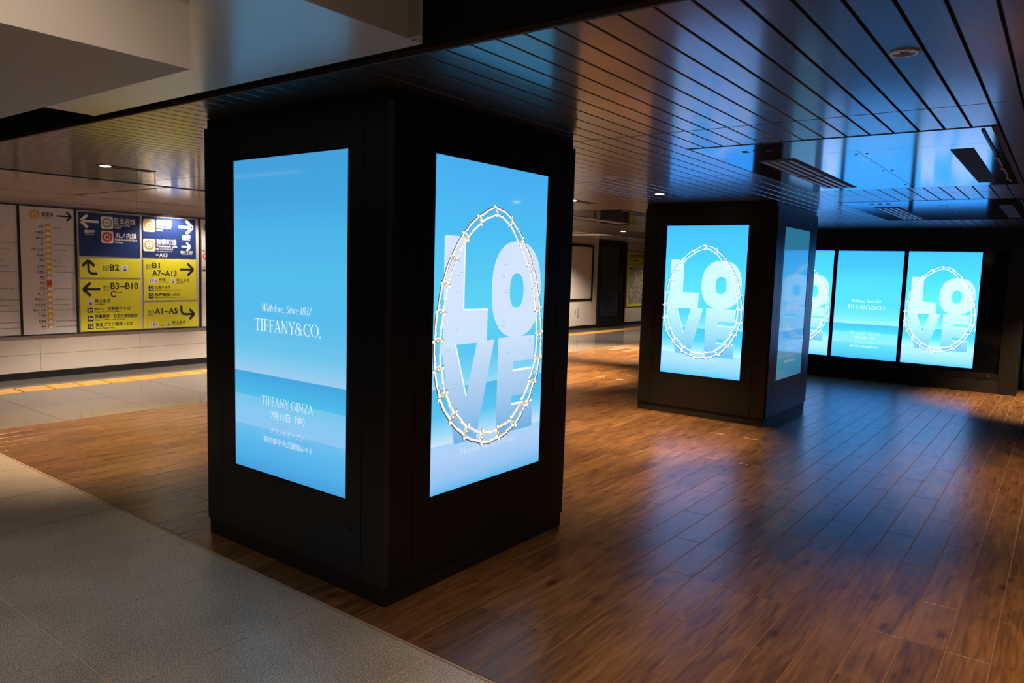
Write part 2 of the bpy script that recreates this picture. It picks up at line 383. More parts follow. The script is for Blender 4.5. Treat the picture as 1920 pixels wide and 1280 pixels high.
YE = 2.135; XW = -7.61
fl = struct(MB().box(XW, 2.6, YE, 16, -.06, -.0018).build('floor', M['grout']))
cells = []
for k in range(-18, 46):
    xr = -.29 - .1655 * k; xl = xr - .1655
    if xr < XW or xl > 2.6: continue
    off = 0 if k % 2 == 0 else .5      # column left of seam k
    ys = [YE] + [3.083 + .9985 * (n + off) for n in range(-2, 14) if YE + .05 < 3.083 + .9985 * (n + off) < 15.9] + [16]
    for a, b in zip(ys, ys[1:]): cells.append((max(xl, XW), min(xr, 2.6), a, b))
cells = [c for c in cells if not (c[2] > 13 and c[1] < -.6)]
lay(cells, 'plank', M['plank'], fl, -.02, 0, .0008, limit=299, gap=.0046)
tr = struct(MB().box(XW, 2.6, YE - .016, YE - .003, -.03, .0005).build('trim_1', M['trim']))
fs_ = struct(MB().box(-12.0, 3, -4, YE - .016, -.06, -.003).build('floor_concourse', M['stonej']))
cells = []
for r, (a, b) in enumerate(((1.2, YE - .016), (.265, 1.2), (-.67, .265), (-1.605, -.67), (-2.54, -1.605), (-3.475, -2.54))):
    x = 3 - .0
    xs = [-1.97 - .69 * k + (.345 if r % 2 else 0) for k in range(-7, 15)]
    for xr, xl in zip(xs, xs[1:]): cells.append((xl, xr, a, b))
lay(cells, 'stone_tile', M['stone'], fs_, -.03, 0, .0012, gap=.0050)
fc = struct(MB().box(-12, XW, YE - .016, 24, -.06, -.003).build('floor_corridor', M['cstonej']))
TX0, TX1 = -9.83, -9.50
cells = []
yy = [YE - .016] + [2.96 + .86 * k for k in range(0, 25) if 2.96 + .86 * k < 23.6] + [24]
for a, b in zip(yy, yy[1:]):
    for xl, xr in ((-10.5, TX0), (TX1, -8.55), (-8.55, XW)): cells.append((xl, xr, a, b))
lay(cells, 'stone_tile', M['cstone'], fc, -.03, 0, .001, gap=.004)
tb = None; n = 0
y = 2.3
while y < 23.4:
    vis = seen_size(TX0, TX1, y, y + .325, 0) > 1
    if vis:
        if tb is None:
            mb = MB().tile(-.163, .163, -.156, .156, -.03, .004, .002)
            for i in range(4): mb.tile(-.123 + i * .082 - .017, -.123 + i * .082 + .017, -.145, .145, .003, .009, .003)
            tb = mb.build('tactile_block', M['yellow'], fc); tb.location = ((TX0 + TX1) / 2, y + .1625, 0)
        else: inst('tactile_block', tb.data, ((TX0 + TX1) / 2, y + .1625, 0), fc)
    y += .325

# ------------------------------------------------------------------ setting: ceilings
HC = 2.37; CX0, CX1, CY0 = -8.0, 2.6, 2.0
ce = struct(MB().box(CX0, CX1, CY0, 16, HC + .012, HC + .06).build('ceiling', M['void']))
PAN = [(-1.966, -.334, 4.36, 7.0), (-1.966, -.334, 8.12, 10.78), (-6.163, -4.53, 8.22, 10.9), (-6.163, -4.53, 4.4, 7.04)]
cells = []
for k in range(-25, 69):
    xr = -.217 - .11657 * k; xl = xr - .11657
    if xr > CX1 or xl < CX0: continue
    xm = (xl + xr) / 2
    ys = [CY0 + .001] + [3.82 + 1.82 * n for n in range(0, 7)] + [16]
    for a, b in zip(ys, ys[1:]):
        if a > 12.6 and xm < -.6: continue
        segs = [(a, b)]
        for x0, x1, y0, y1 in PAN:
            if x0 < xm < x1: segs = [t for p, q in segs for t in ((p, min(q, y0)), (max(p, y1), q)) if t[1] - t[0] > .03]
        for p, q in segs: cells.append((xl, xr, p, q))
lay(cells, 'ceiling_plank', M['cplank'], ce, HC, HC + .013, .003, down=True, limit=299, gap=.007)
struct(MB().box(CX0, CX1, CY0 - .014, CY0 + .002, HC - .003, HC + .014).build('trim_2', M['edge']))
struct(MB().box(-12, 2.6, CY0 - .012, CY0 - .006, HC + .014, 3.4).build('wall_fascia', M['void']))
struct(MB().box(-12, 3, -4, CY0 - .03, 3.4, 3.46).build('ceiling_upper', M['void']))
# cream soffits over the concourse
ZG = 2.35
mb = MB().box(-4.28, -1.825, 1.09, 1.862, ZG, ZG + .03).box(-1.93, -1.825, .3, 1.09, ZG, ZG + .03)
struct(mb.build('ceiling_soffit', M['gsoffit']))
struct(MB().box(-1.826, -1.82, .2, 1.786, ZG - .001, 3.0).box(-1.826, -1.765, 1.786, 1.80, ZG - .001, 3.0).build('wall_soffit', M['soffit']))
struct(MB().box(-4.3, -1.912, -2.6, 1.078, 2.10, 2.95).build('ceiling_beam', M['soffit']))
# corridor ceiling: near bay lower, far bay higher, groove across
mb = MB().box(-10.6, CX0, 4.27, 9.6, HC, HC + .03).box(-10.6, CX0, 1.9, 4.22, HC, HC + .03).box(-10.6, CX0, 9.6, 24, 2.46, 2.5).box(-10.6, CX0, 9.58, 9.6, HC, 2.5).box(CX0 - .005, CX0, 9.6, 16, HC, 2.5)
struct(mb.build('ceiling_corridor', M['cceil']))
struct(MB().box(-10.6, CX0, 4.2, 4.3, HC + .02, HC + .05).build('trim_3', M['wjoint']))
struct(MB().box(CX0 - .012, CX0 + .004, CY0, 9.6, HC - .006, HC + .03).build('trim_4', M['metal']))

# ------------------------------------------------------------------ setting: walls
XS = -10.48
wl = struct(MB().box(XS - .2, XS - .012, -2, 24, 0, 2.6).build('wall_left', M['wjoint']))
def wpanel(y0, y1, z0, z1): MB().box(XS - .014, XS, y0 + .0018, y1 - .0018, z0 + .0018, z1 - .0018).build('wall_panel', M['white'], wl)
ypan = [2.55 + 1.27 * k for k in range(4)]
for a in ypan:
    for z0, z1 in ((.085, .31), (.31, .545), (.545, 2.215), (2.215, 2.37)): wpanel(a, a + 1.27, z0, z1)
for a, b in ((15.9, 16.3), (17.48, 17.79), (19.35, 20.3), (20.3, 21.25), (21.25, 22.2), (22.2, 23.15)):
    for z0, z1 in ((.085, .31), (.31, .545), (.545, 1.2), (1.2, 2.215), (2.215, 2.46)): wpanel(a, b, z0, z1)
for a, b in ((16.3, 17.48),): wpanel(a, b, 2.29, 2.46)
struct(MB().box(XS - .014, XS + .006, -2, 24, 0, .083).build('baseboard_left', M['blackp']))
struct(MB().box(XS - .012, XS + .012, 2.5, 7.6, 2.213, 2.255).build('trim_5', M['white']))
struct(MB().box(-10.7, -7, 23.6, 23.7, 0, 2.6).build('wall_corridor_end', M['white']))
struct(MB().box(2.6, 2.7, 2, 16, 0, 2.5).build('wall_right', M['darkwall']))
struct(MB().box(-.45, 2.6, 15.9, 16, 0, 2.5).build('wall_far', M['darkwall']))
# the black wall with three screens
WY, WX0, WX1 = 12.557, -6.2, -.454
RX0, RX1, RZ0, RZ1 = -5.05, -.69, .285, 2.06
wb = struct(MB().box(WX0, WX1, WY + .06, 14, 0, HC).build('wall_back', M['black']))
xs = [WX0, RX0, -4.02, -3.0, -1.99, RX1]
MB().box(WX0, RX0, WY, WY + .06, .085, HC).build('side_panel', M['black'], wb)
MB().box(RX1, WX1, WY, WY + .06, .0, HC).build('side_panel', M['black'], wb)
for a, b in zip(xs[1:], xs[2:]):
    MB().box(a + .002, b - .002, WY, WY + .06, .20, RZ0).build('lower_panel', M['black'], wb)
    MB().box(a + .002, b - .002, WY, WY + .06, RZ1 + .05, 2.22).build('upper_panel', M['black'], wb)
MB().box(RX0, RX1, WY + .004, WY + .06, 0, .197).build('base_panel', M['blackp'], wb)
MB().box(RX0, RX1, WY + .004, WY + .06, 2.223, HC).build('head_panel', M['black'], wb)
MB().box(RX0, RX1, WY + .02, WY + .06, RZ1, RZ1 + .05).build('shadow_gap', M['blackp'], wb)
MB().box(RX0, RX1, WY + .045, WY + .06, RZ0, RZ1).build('recess_panel', M['glassblack'], wb)
for x in (-3.06, -2.01, -.80):
    MB().box(x - .012, x + .012, WY - .004, WY, .235, .262).build('lock', M['metal'], wb)

# ------------------------------------------------------------------ pillars clad in black panels
def pillar(x0, y0, label, shift):
    x1, y1 = x0 + 1.4815, y0 + 1.4835; e = .0145; cx, cy = (x0 + x1) / 2, (y0 + y1) / 2; org = (cx, cy, 0)
    t = thing('display_pillar', label, 'pillar', org)
    t['kind'] = 'thing'
    B = lambda mb, n, m=M['black']: mb.build(n, m, t, org)
    B(MB().box(x0 + .05, x1 - .05, y0 + .05, y1 - .05, .001, HC - .002), 'core')
    B(MB().box(x0 + .004, x1 - .004, y0 + .004, y1 - .004, 2.30, HC - .002), 'head_band')
    B(MB().box(x0, x1, y0, y1, .001, .088), 'plinth', M['blackp'])
    X0, X1, Y0, Y1 = x0 - e, x1 + e, y0 - e, y1 + e; ZB, ZT = .092, 2.315; st = .168; c = .03
    for sx, sy in ((0, 0), (1, 0), (1, 1), (0, 1)):          # L-shaped corner posts with a chamfered arris
        ox, dx = (X0, 1) if sx == 0 else (X1, -1); oy, dy = (Y0, 1) if sy == 0 else (Y1, -1); th = .045; c = .018
        p = [(c, 0), (st, 0), (st, th), (th + .02, th), (th, th + .02), (th, st), (0, st), (0, c)]
        q = [(ox + dx * a, oy + dy * b) for a, b in p]
        if dx * dy < 0: q = q[::-1]
        n = len(q); mb = MB().add([(a, b, ZB) for a, b in q] + [(a, b, ZT) for a, b in q],
            [tuple(range(n - 1, -1, -1)), tuple(range(n, 2 * n))] + [(i, (i + 1) % n, n + (i + 1) % n, n + i) for i in range(n)])
        B(mb, 'corner_post')
    hw, hs = .7552 - st - .004, .4690
    SZ0, SZ1 = .4615, 2.1295
    faces = [(Plane((cx, Y0, 0), (1, 0, 0), (0, -1, 0)), 1), (Plane((X1, cy, 0), (0, 1, 0), (1, 0, 0)), 1), (Plane((cx, Y1, 0), (-1, 0, 0), (0, 1, 0)), 0), (Plane((X0, cy, 0), (0, -1, 0), (-1, 0, 0)), 0)]
    for fi, (pl, op) in enumerate(faces):
        mb = MB(); ds = shift[fi] if op else 0
        def bx(u0, u1, v0, v1, h0=-.04, h1=0):
            vs = [pl.p(u, v, h) for h in (h0, h1) for v in (v0, v1) for u in (u0, u1)]
            mb.add(vs, [(0, 2, 3, 1), (4, 5, 7, 6), (0, 1, 5, 4), (2, 6, 7, 3), (0, 4, 6, 2), (1, 3, 7, 5)])
        if op:
            bx(-hw, ds - hs, ZB, ZT - .003); bx(ds + hs, hw, ZB, ZT - .003); bx(ds - hs, ds + hs, ZB, SZ0); bx(ds - hs, ds + hs, SZ1, ZT - .003)
        else: bx(-hw, hw, ZB, ZT - .003)
        d = B(mb, 'door_panel')
        if op:
            mb = MB(); vs = [pl.p(.50 + .014 * cos(a * pi / 6), .33 + .014 * sin(a * pi / 6), h) for h in (-.004, .003) for a in range(12)]
            mb.add(vs, [tuple(range(12, 24))] + [(i, (i + 1) % 12, 12 + (i + 1) % 12, 12 + i) for i in range(12)])
            k = mb.build('lock', M['blackp'], d, org)
            k['label'] = 'small round black door lock'
    return t
pillar(-3.9005, 2.2856, 'large black panelled pillar beside the grey stone floor', (.0065, .0004))
pillar(-3.925, 7.713, 'black panelled pillar standing farther off on the wood floor before the screen wall', (-.0045, -.0025))

# ------------------------------------------------------------------ screens and their pictures
W_, H_ = .9265, 1.6545
WHT = lin((222, 240, 250))
def bgpic(fb, stops):
    vs = []
    for i, (v, c) in enumerate(stops):
        fb.v += [fb.pl.p(0, v * W_, 0), fb.pl.p(W_, v * W_, 0)]; fb.c += [lin(c)] * 2
        if i: fb.f.append((2 * i - 2, 2 * i - 1, 2 * i + 1, 2 * i))
TXT = [(0, (66, 158, 220)), (.10, (84, 176, 232)), (.19, (92, 184, 236)), (.258, (112, 190, 238)), (.262, (140, 198, 240)), (.36, (132, 200, 240)), (.435, (116, 198, 234)), (.437, (78, 190, 232)), (.50, (74, 178, 230)),
       (.572, (68, 166, 224)), (.576, (158, 204, 240)), (.62, (140, 204, 240)), (.72, (108, 196, 236)), (.9, (88, 188, 236)), (1.1, (84, 190, 236)), (1.35, (78, 182, 232)), (1.55, (68, 166, 224)), (1.7858, (66, 160, 218))]
LOV = [(0, (92, 180, 232)), (.06, (140, 190, 236)), (.18, (172, 202, 240)), (.262, (166, 206, 242)), (.266, (196, 224, 246)), (.33, (150, 210, 242)), (.42, (84, 192, 234)), (.568, (74, 180, 230)), (.572, (150, 212, 240)),
       (.62, (124, 208, 240)), (.75, (88, 194, 236)), (1.0, (92, 206, 238)), (1.2, (84, 196, 238)), (1.45, (74, 184, 238)), (1.7858, (70, 170, 234))]
def lettercol(v): 
    a, b = lin((206, 224, 248)), lin((104, 172, 220)); k = min(max((.86 - v) / .62, 0), 1) ** 1.1
    return tuple(a[i] * (1 - k) + b[i] * k for i in range(3))
def letter(name, pl, pts, m, par, org, holes=None, h=.0007):
    """one big block letter: outline (closed), optional inner outline, cut into bands so its tone can run downward"""
    bm = bmesh.new()
    def loop(P): 
        vs = [bm.verts.new((u, v, 0)) for u, v in P]; return [bm.edges.new((vs[i], vs[(i + 1) % len(vs)])) for i in range(len(vs))]
    ed = loop(pts)
    if holes: ed += loop(holes)
    bmesh.ops.triangle_fill(bm, edges=ed, use_beauty=True, use_dissolve=False)
    for k in range(1, 14):
        bmesh.ops.bisect_plane(bm, geom=bm.verts[:] + bm.edges[:] + bm.faces[:], plane_co=(0, .2 + k * .09, 0), plane_no=(0, 1, 0))
    bm.verts.index_update(); fb = FB(pl)
    for v in bm.verts: fb.v.append(pl.p(v.co.x * W_, v.co.y * W_, h)); fb.c.append(lettercol(v.co.y))
    n = pl.u.cross(Vector((0, 0, 1)))
    for f in bm.faces:
        ix = [v.index for v in f.verts]
        fb.f.append(tuple(ix if f.normal.z > 0 else ix[::-1]))
    bm.free(); return fb.build(name, m, par, org)
CH_PTS = [(.493, 1.537), (.426, 1.513), (.316, 1.453), (.229, 1.372), (.154, 1.272), (.09, 1.14), (.053, .987), (.036, .88), (.036, .732), (.05, .633), (.086, .522), (.15, .425), (.273, .315), (.39, .262), (.489, .243),
          (.594, .262), (.695, .292), (.773, .358), (.842, .437), (.896, .537), (.937, .632), (.954, .728), (.954, .817), (.945, .894), (.932, .975), (.91, 1.069), (.884, 1.142), (.845, 1.227), (.80, 1.298), (.738, 1.378), (.648, 1.474), (.56, 1.525)]
def chain_path():
    n = len(CH_PTS); out = []
    for i in range(n):
        p0, p1, p2, p3 = (CH_PTS[(i + k) % n] for k in (-1, 0, 1, 2))
        for j in range(12):
            t = j / 12
            out.append(tuple(.5 * (2 * p1[c] + (p2[c] - p0[c]) * t + (2 * p0[c] - 5 * p1[c] + 4 * p2[c] - p3[c]) * t * t + (3 * p1[c] - p0[c] - 3 * p2[c] + p3[c]) * t ** 3) for c in (0, 1)))
    L = [0]
    for a, b in zip(out, out[1:] + out[:1]): L.append(L[-1] + math.dist(a, b))
    N = 46; res = []
    for k in range(N):
        s = L[-1] * k / N; i = max(j for j in range(len(out)) if L[j] <= s); a, b = out[i], out[(i + 1) % len(out)]
        f = (s - L[i]) / max(L[i + 1] - L[i], 1e-9); res.append((a[0] + (b[0] - a[0]) * f, a[1] + (b[1] - a[1]) * f))
    return res
CHAIN = chain_path()
def necklace(fb):
    wh, gr, dk, gd, pk = lin((250, 247, 243)), lin((190, 190, 194)), lin((78, 68, 64)), lin((216, 196, 122)), lin((236, 226, 246))
    N = len(CHAIN)
    def XY(p): return (p[0] * W_, p[1] * W_)
    for i in range(N):
        a, b = CHAIN[i], CHAIN[(i + 1) % N]; lw = (.029 - .009 * min(max((a[1] - .25) / 1.3, 0), 1))
        L = math.dist(a, b); d = ((b[0] - a[0]) / L, (b[1] - a[1]) / L); n = (-d[1], d[0])
        q = lambda s, o, p=a, d=d, n=n, L=L: XY((p[0] + d[0] * L * s + n[0] * o, p[1] + d[1] * L * s + n[1] * o))
        low = a[1] < .5 and i % 5 == 0; odd = i % 2; k = lw * (.80 if odd else .92)
        s0, s1 = (-.16, 1.10) if not odd else (-.02, .96)
        hb = .0016 + (.0012 if not odd else 0)
        for sg in (-1, 1):                                  # the two rails of a link: dark edge, bright body, shaded inside
            o = sg * k
            fb.line(q(s0, o + sg * lw * .22 - lw * .08), q(s1, o + sg * lw * .22 - lw * .08), lw * .50 * W_, hb, dk if sg < 0 else gr)
            fb.line(q(s0, o), q(s1, o), lw * .60 * W_, hb + .0003, pk if low else wh)
            fb.line(q(s0 + .1, o - sg * lw * .22), q(s1 - .1, o - sg * lw * .22), lw * .13 * W_, hb + .0006, dk if i % 3 == 0 else gd if i % 3 == 1 else gr)
        for s in ((s0,) if not odd else ()): fb.line(q(s, -k), q(s, k), lw * .46 * W_, hb + .0005, wh)
        if not odd:                                         # horseshoe knobs and ball studs where two links meet
            fb.disc(*q(.0, 0), lw * .50 * W_, .0040, dk, 10); fb.disc(*q(.0, 0), lw * .42 * W_, .0043, gd, 10); fb.disc(*q(.03, lw * .06), lw * .22 * W_, .0046, wh, 8)
            for sg in (-1, 1):
                fb.line(q(.0, sg * lw * .8), q(.0, sg * lw * 1.35), lw * .40 * W_, .0042, gr)
                fb.disc(*q(-.02, sg * lw * 1.42), lw * .42 * W_, .0044, dk, 10); fb.disc(*q(.02, sg * lw * 1.40), lw * .36 * W_, .0047, wh, 10)
        else:
            for sg in (-1, 1): fb.disc(*q(.5, sg * k), lw * .40 * W_, .0040, gr, 8); fb.disc(*q(.52, sg * k), lw * .30 * W_, .0043, wh, 8)
def display(pl, label, sm, pic, group, tx='A'):
    org = pl.p(W_ / 2, 0, 0); t = thing('digital_display', label, 'display', org, group)
    mb = MB()
    for u0, u1, v0, v1 in ((-.004, 0, -.004, H_ + .004), (W_, W_ + .004, -.004, H_ + .004), (0, W_, -.004, 0), (0, W_, H_, H_ + .004)):
        vs = [pl.p(u, v, h) for h in (-.028, .0) for v in (v0, v1) for u in (u0, u1)]
        mb.add(vs, [(0, 2, 3, 1), (4, 5, 7, 6), (0, 1, 5, 4), (2, 6, 7, 3), (0, 4, 6, 2), (1, 3, 7, 5)])
    mb.build('bezel', M['blackp'], t, org)
    mb = MB(); vs = [pl.p(u, v, h) for h in (-.028, -.004) for v in (0, H_) for u in (0, W_)]
    mb.add(vs, [(0, 2, 3, 1), (4, 5, 7, 6), (0, 1, 5, 4), (2, 6, 7, 3), (0, 4, 6, 2), (1, 3, 7, 5)]).build('backing', M['blackp'], t, org)
    fb = FB(pl); bgpic(fb, LOV if pic == 'love' else TXT); sc = fb.build('screen', sm, t, org)
    if pic == 'love':
        L = lambda n, p, hl=None: letter('letter', pl, p, sm, sc, org, hl)
        L('L', [(.074, .80), (.443, .80), (.445, .984), (.236, .987), (.236, 1.381), (.074, 1.381)])
        def se(cx, cy, rx, ry, e, n=40): return [(cx + rx * abs(cos(a)) ** e * (1 if cos(a) > 0 else -1), cy + ry * abs(sin(a)) ** e * (1 if sin(a) > 0 else -1)) for a in (2 * pi * (k + .5) / n for k in range(n))]
        L('O', se(.717, 1.095, .241, .282, .85), se(.713, 1.089, .067, .101, .8, 28))
        L('V', [(.182, .253), (.367, .253), (.512, .81), (.358, .805), (.275, .507), (.175, .807), (.061, .807)])
        L('E', [(.549, .245), (.908, .245), (.904, .40), (.692, .411), (.694, .458), (.87, .458), (.885, .612), (.695, .614), (.70, .665), (.90, .665), (.911, .815), (.549, .815)])
        fb = FB(pl); hi = lin((232, 246, 252)); de = lin((150, 190, 226)); Wn = W_
        for u0, u1, v0, v1 in ((.695, .885, .606, .620), (.692, .904, .402, .416)): fb.rect(u0 * Wn, u1 * Wn, v0 * Wn, v1 * Wn, .0011, hi)
        for a, b in (((.175, .807), (.275, .507)), ((.236, 1.378), (.236, .99)), ((.238, .986), (.445, .984))): fb.line((a[0] * Wn, a[1] * Wn), (b[0] * Wn, b[1] * Wn), .010 * Wn, .0011, hi)
        rnd = random.Random(5)
        for k in range(90):
            u, v = rnd.uniform(.08, .9), rnd.uniform(.26, 1.36)
            if (v > .82 and (u < .22 or (.5 < u < .63) or (.80 < u < .93 and .95 < v < 1.25) or (u < .43 and v < .97))) or (v < .8 and (.56 < u < .68 or (.70 < u < .86 and (.47 < v < .6 or .68 < v)) or abs(u - (.12 + (.8 - v) * .27)) < .05 or abs(u - (.43 - (.8 - v) * .27)) < .05)):
                fb.line((u * Wn, v * Wn), ((u + rnd.uniform(.015, .04)) * Wn, (v + rnd.uniform(-.004, .004)) * Wn), .0028 * Wn, .0011, de)
        fb.build('letter_edge_highlight', sm, sc, org)
        fb = FB(pl); serif(fb, 'HardWear by Tiffany', .487 * Wn, .186 * Wn, .034 * Wn, .50 * Wn, .0014, lin((196, 218, 246))); fb.build('lettering', sm, sc, org)
        fb = FB(pl); necklace(fb); fb.build('necklace_picture', sm, sc, org)
    else:
        Wn = W_; fb = FB(pl); h = .0008; fade = lin((206, 230, 248)); fade2 = lin((186, 214, 244))
        serif(fb, 'With love, Since 1837', .488 * Wn, .936 * Wn, .042 * Wn, .445 * Wn, h, WHT, shear=.22)
        serif(fb, 'TIFFANY&CO.', .50 * Wn, .822 * Wn, .069 * Wn, .60 * Wn, h, WHT)
        serif(fb, 'TIFFANY GINZA', .498 * Wn, .402 * Wn, .049 * Wn, .47 * Wn, h, fade)
        fb.text('7月11日（金）', .508 * Wn, .332 * Wn, .037 * Wn, h, fade, .305 * Wn, 'C')
        fb.text('グランドオープン', .50 * Wn, .246 * Wn, .026 * Wn, h, fade2, .305 * Wn, 'C')
        fb.text('東京都中央区銀座6-9-2', .502 * Wn, .186 * Wn, .029 * Wn, h, fade2, .44 * Wn, 'C')
        fb.build('lettering', sm, sc, org)
    return t
ZS = .4682
display(Plane((-3.6165, 2.2711 + .003, ZS), (1, 0, 0), (0, -1, 0)), 'portrait display with only white lettering on blue, set in the large near pillar', SCR['A'], 'text', 'pillar displays')
display(Plane((-2.4045 - .003, 2.5645, ZS), (0, 1, 0), (1, 0, 0)), 'largest necklace and love picture, on the near pillar face turned to the wood floor', SCR['B'], 'love', 'pillar displays')
display(Plane((-3.652, 7.6985 + .003, ZS), (1, 0, 0), (0, -1, 0)), 'bright necklace and love display facing out of the farther pillar', SCR['C'], 'love', 'pillar displays')
display(Plane((-2.4295 - .003, 7.989, ZS), (0, 1, 0), (1, 0, 0)), 'dim mirror-like display on the side of the farther pillar', SCR['D'], 'text', 'pillar displays')
# the wall screens are a little larger: same picture scaled by moving to W_ of .948
W_, H_ = .948, 1.683
ZW = .3388
display(Plane((-3.978, WY + .004, ZW), (1, 0, 0), (0, -1, 0)), 'necklace display on the black wall, half hidden behind the farther pillar', SCR['E'], 'love', 'wall displays')
display(Plane((-2.97, WY + .004, ZW), (1, 0, 0), (0, -1, 0)), 'middle display of the black wall, blue with small white lettering', SCR['E'], 'text', 'wall displays')
display(Plane((-1.9615, WY + .004, ZW), (1, 0, 0), (0, -1, 0)), 'necklace display at the end of the black wall beside bare black glass', SCR['E'], 'love', 'wall displays')

# ------------------------------------------------------------------ ceiling fixtures
def access(i, x0, x1, y0, y1, label):
    org = (x0, y0, HC); t = thing('ceiling_access_panel', label, 'ceiling panel', org, 'access panels in the wood ceiling')
    B = lambda mb, n, m: mb.build(n, m, t, org)
    g = .012; ym = y0 + .52; xm = (x0 + x1) / 2 + .06
    B(MB().box(x0, x1, y0 - .004, y0 + .03, HC - .0008, HC + .01), 'shadow_gap', M['void']); B(MB().box(x0 + .002, x0 + .012, y0, y1, HC - .0008, HC + .01), 'shadow_gap', M['void'])
    B(MB().box(x0 + g, x1 - g, y0 + .03, ym - .002, HC - .001, HC + .01), 'cover_plate', M['access'])
    B(MB().box(x0 + g, xm - .002, ym + .002, y1 - g, HC - .001, HC + .01), 'cover_plate', M['access'])
    B(MB().box(xm + .002, x1 - .04, ym + .002, y1 - g, HC - .001, HC + .01), 'cover_plate', M['access'])
    B(MB().box(x1 - .034, x1 - .004, y0, y1, HC - .004, HC + .01), 'edge_strip', M['edge'])
    vx0, vx1, vy0, vy1 = x0 + .22, x0 + .47, y0 + .64, y0 + 2.42
    v = B(MB().box(vx0, vx1, vy0, vy1, HC - .003, HC - .0012), 'vent_grille', M['void'])
    for r in range(2):
        for k in range(4):
            xa = vx0 + .022 + k * .056; ya = vy0 + .04 + r * .88
            MB().tile(xa, xa + .026, ya, ya + .82, HC - .009, HC - .003, .003, True).build('slat', M['metal2'], v, org)
    B(MB().box(x1 - .285, x1 - .165, y0 + .68, y0 + 2.42, HC - .003, HC - .0012), 'duct_opening', M['void'])
    B(MB().box(x1 - .082, x1 - .068, y0 + .09, y0 + 2.4, HC - .008, HC - .001), 'track_rail', M['blackp'])
    for k in range(3): B(MB().cyl(x1 - .075, y0 + 1.0 + k * .55, HC - .022, HC - .008, .012, n=12), 'track_stud', M['metal'])
    for k in range(3): B(MB().box(x0 + .26 + k * .075, x0 + .295 + k * .075, y0 + .235, y0 + .285, HC - .003, HC - .001), 'sensor_hole', M['void'])
    for dx in (-.03, .03):
        for dy in (.12, .95, 1.85): B(MB().cyl(xm + dx, ym + dy, HC - .004, HC - .001, .009, n=10), 'fixing_stud', M['metal'])
    return t
M['metal2'] = mat('slat_metal', (.34, .34, .36), .35)
access(0, *PAN[0], 'glossy ceiling access panel above the floor before the farther pillar')
access(1, *PAN[1], 'ceiling access panel close to the black screen wall')
access(2, *PAN[2], 'ceiling access panel seen between the two pillars')
MB_ = MB().box(*PAN[3], HC, HC + .012).build('distant_ceiling_plate', M['cplank'], ce)

def downlight(x, y, label, lit, power=0, ang=70, z=HC, brass=False, blend=.7, col=WARM):
    org = (x, y, z); t = thing('downlight', label, 'ceiling light', org, 'ceiling downlights')
    MB().ring(x, y, [(.047, z - .004), (.047, z + .002), (.034, z + .002), (.034, z - .006)]).build('trim_ring', M['ring'], t, org, True)
    MB().cyl(x, y, z - .0035, z - .001, .034, .014, cap=False).build('reflector', M['brass'] if brass else M['ring'], t, org, True)
    MB().cyl(x, y, z - .003, z - .0012, .024 if lit else .014, n=16).build('lens', M['lens'] if lit else M['blackp'], t, org)
    if power: spot('downlight_beam', (0, 0, -.03), power, col, ang, blend, .04, parent=t)
    return t
def slotlight(x, y, label, power, ang=75, aim=(0, 0, 0), blend=.7):
    org = (x, y, HC); t = thing('slot_downlight', label, 'ceiling light', org, 'ceiling downlights')
    MB().box(x - .055, x + .055, y - .06, y + .40, HC - .002, HC + .002).build('slot_opening', M['void'], t, org)
    MB().box(x - .064, x - .055, y - .07, y + .41, HC - .004, HC + .002).box(x + .055, x + .064, y - .07, y + .41, HC - .004, HC + .002).box(x - .055, x + .055, y - .07, y - .06, HC - .004, HC + .002).box(x - .055, x + .055, y + .40, y + .41, HC - .004, HC + .002).build('slot_frame', M['blackp'], t, org)
    MB().cyl(x, y, HC - .006, HC - .0005, .036, .046, n=20).build('lamp', M['lens'], t, org)
    MB().cyl(x, y + .2, HC - .006, HC - .0005, .03, .044, n=20).build('unlit_lamp', M['blackp'], t, org)
    spot('downlight_beam', (0, 0, -.04), power, WARM, ang, blend, .04, aim, t)
    return t
slotlight(-6.72, 3.0, 'lit slot downlight in the wood ceiling nearest the direction boards', 640, 86)
slotlight(-3.29, 6.72, 'lit slot downlight right before the farther pillar', 700, 66)
slotlight(-4.48, 7.0, 'slot downlight whose end peeps past the near pillar edge', 300, 80)
slotlight(.40, 6.93, 'lit slot downlight beyond the edge of the near access panel', 430, 100, (0, 0, 0), 1.0)
slotlight(-6.98, 12.75, 'lit slot downlight far down between the pillars', 2300, 84)
downlight(-3.06, 5.36, 'pale round downlight in the wood ceiling between the pillars', False, 520, 86, blend=.9)
downlight(-.51, 2.85, 'round downlight with brass cone above the open wood floor', False, 240, 100, brass=True, blend=1.0)
downlight(-8.75, 3.21, 'round downlight in the white corridor ceiling', False, 150, 104, col=SOFT)
slotlight(-.1, 11.7, 'slot downlight over the passage at the end of the black wall', 1100, 76)
spot('room_beam', (.75, 3.9, 2.33), 300, WARM, 76, 1)
spot('corridor_beam', (-6.4, 9.3, 2.3), 2200, WARM, 80, .7)
spot('wall_washer', (-10.18, 5.56, 2.34), 95, SOFT, 128, .5, .03)
spot('corridor_beam', (-8.75, 4.6, 2.33), 370, SOFT, 100, .5)
spot('corridor_beam', (-9.0, 7.6, 2.3), 1050, SOFT, 120, .8)
spot('corridor_beam', (-8.6, 1.2, 2.3), 70, SOFT, 110, .8)
spot('corridor_beam', (-9.2, 15.6, 2.4), 520, SOFT, 130, .8)
spot('corridor_beam', (-9.2, 20.4, 2.4), 110, SOFT, 130, .8)
def linear(x0, x1, y, z, label):
    org = ((x0 + x1) / 2, y, z); t = thing('linear_light', label, 'ceiling light', org, 'linear ceiling lights')
    MB().box(x0, x1, y - .05, y + .05, z, z + .03).build('housing', M['ring'], t, org)
    MB().box(x0 + .01, x1 - .01, y - .04, y + .04, z - .012, z).build('diffuser', M['bar'], t, org)
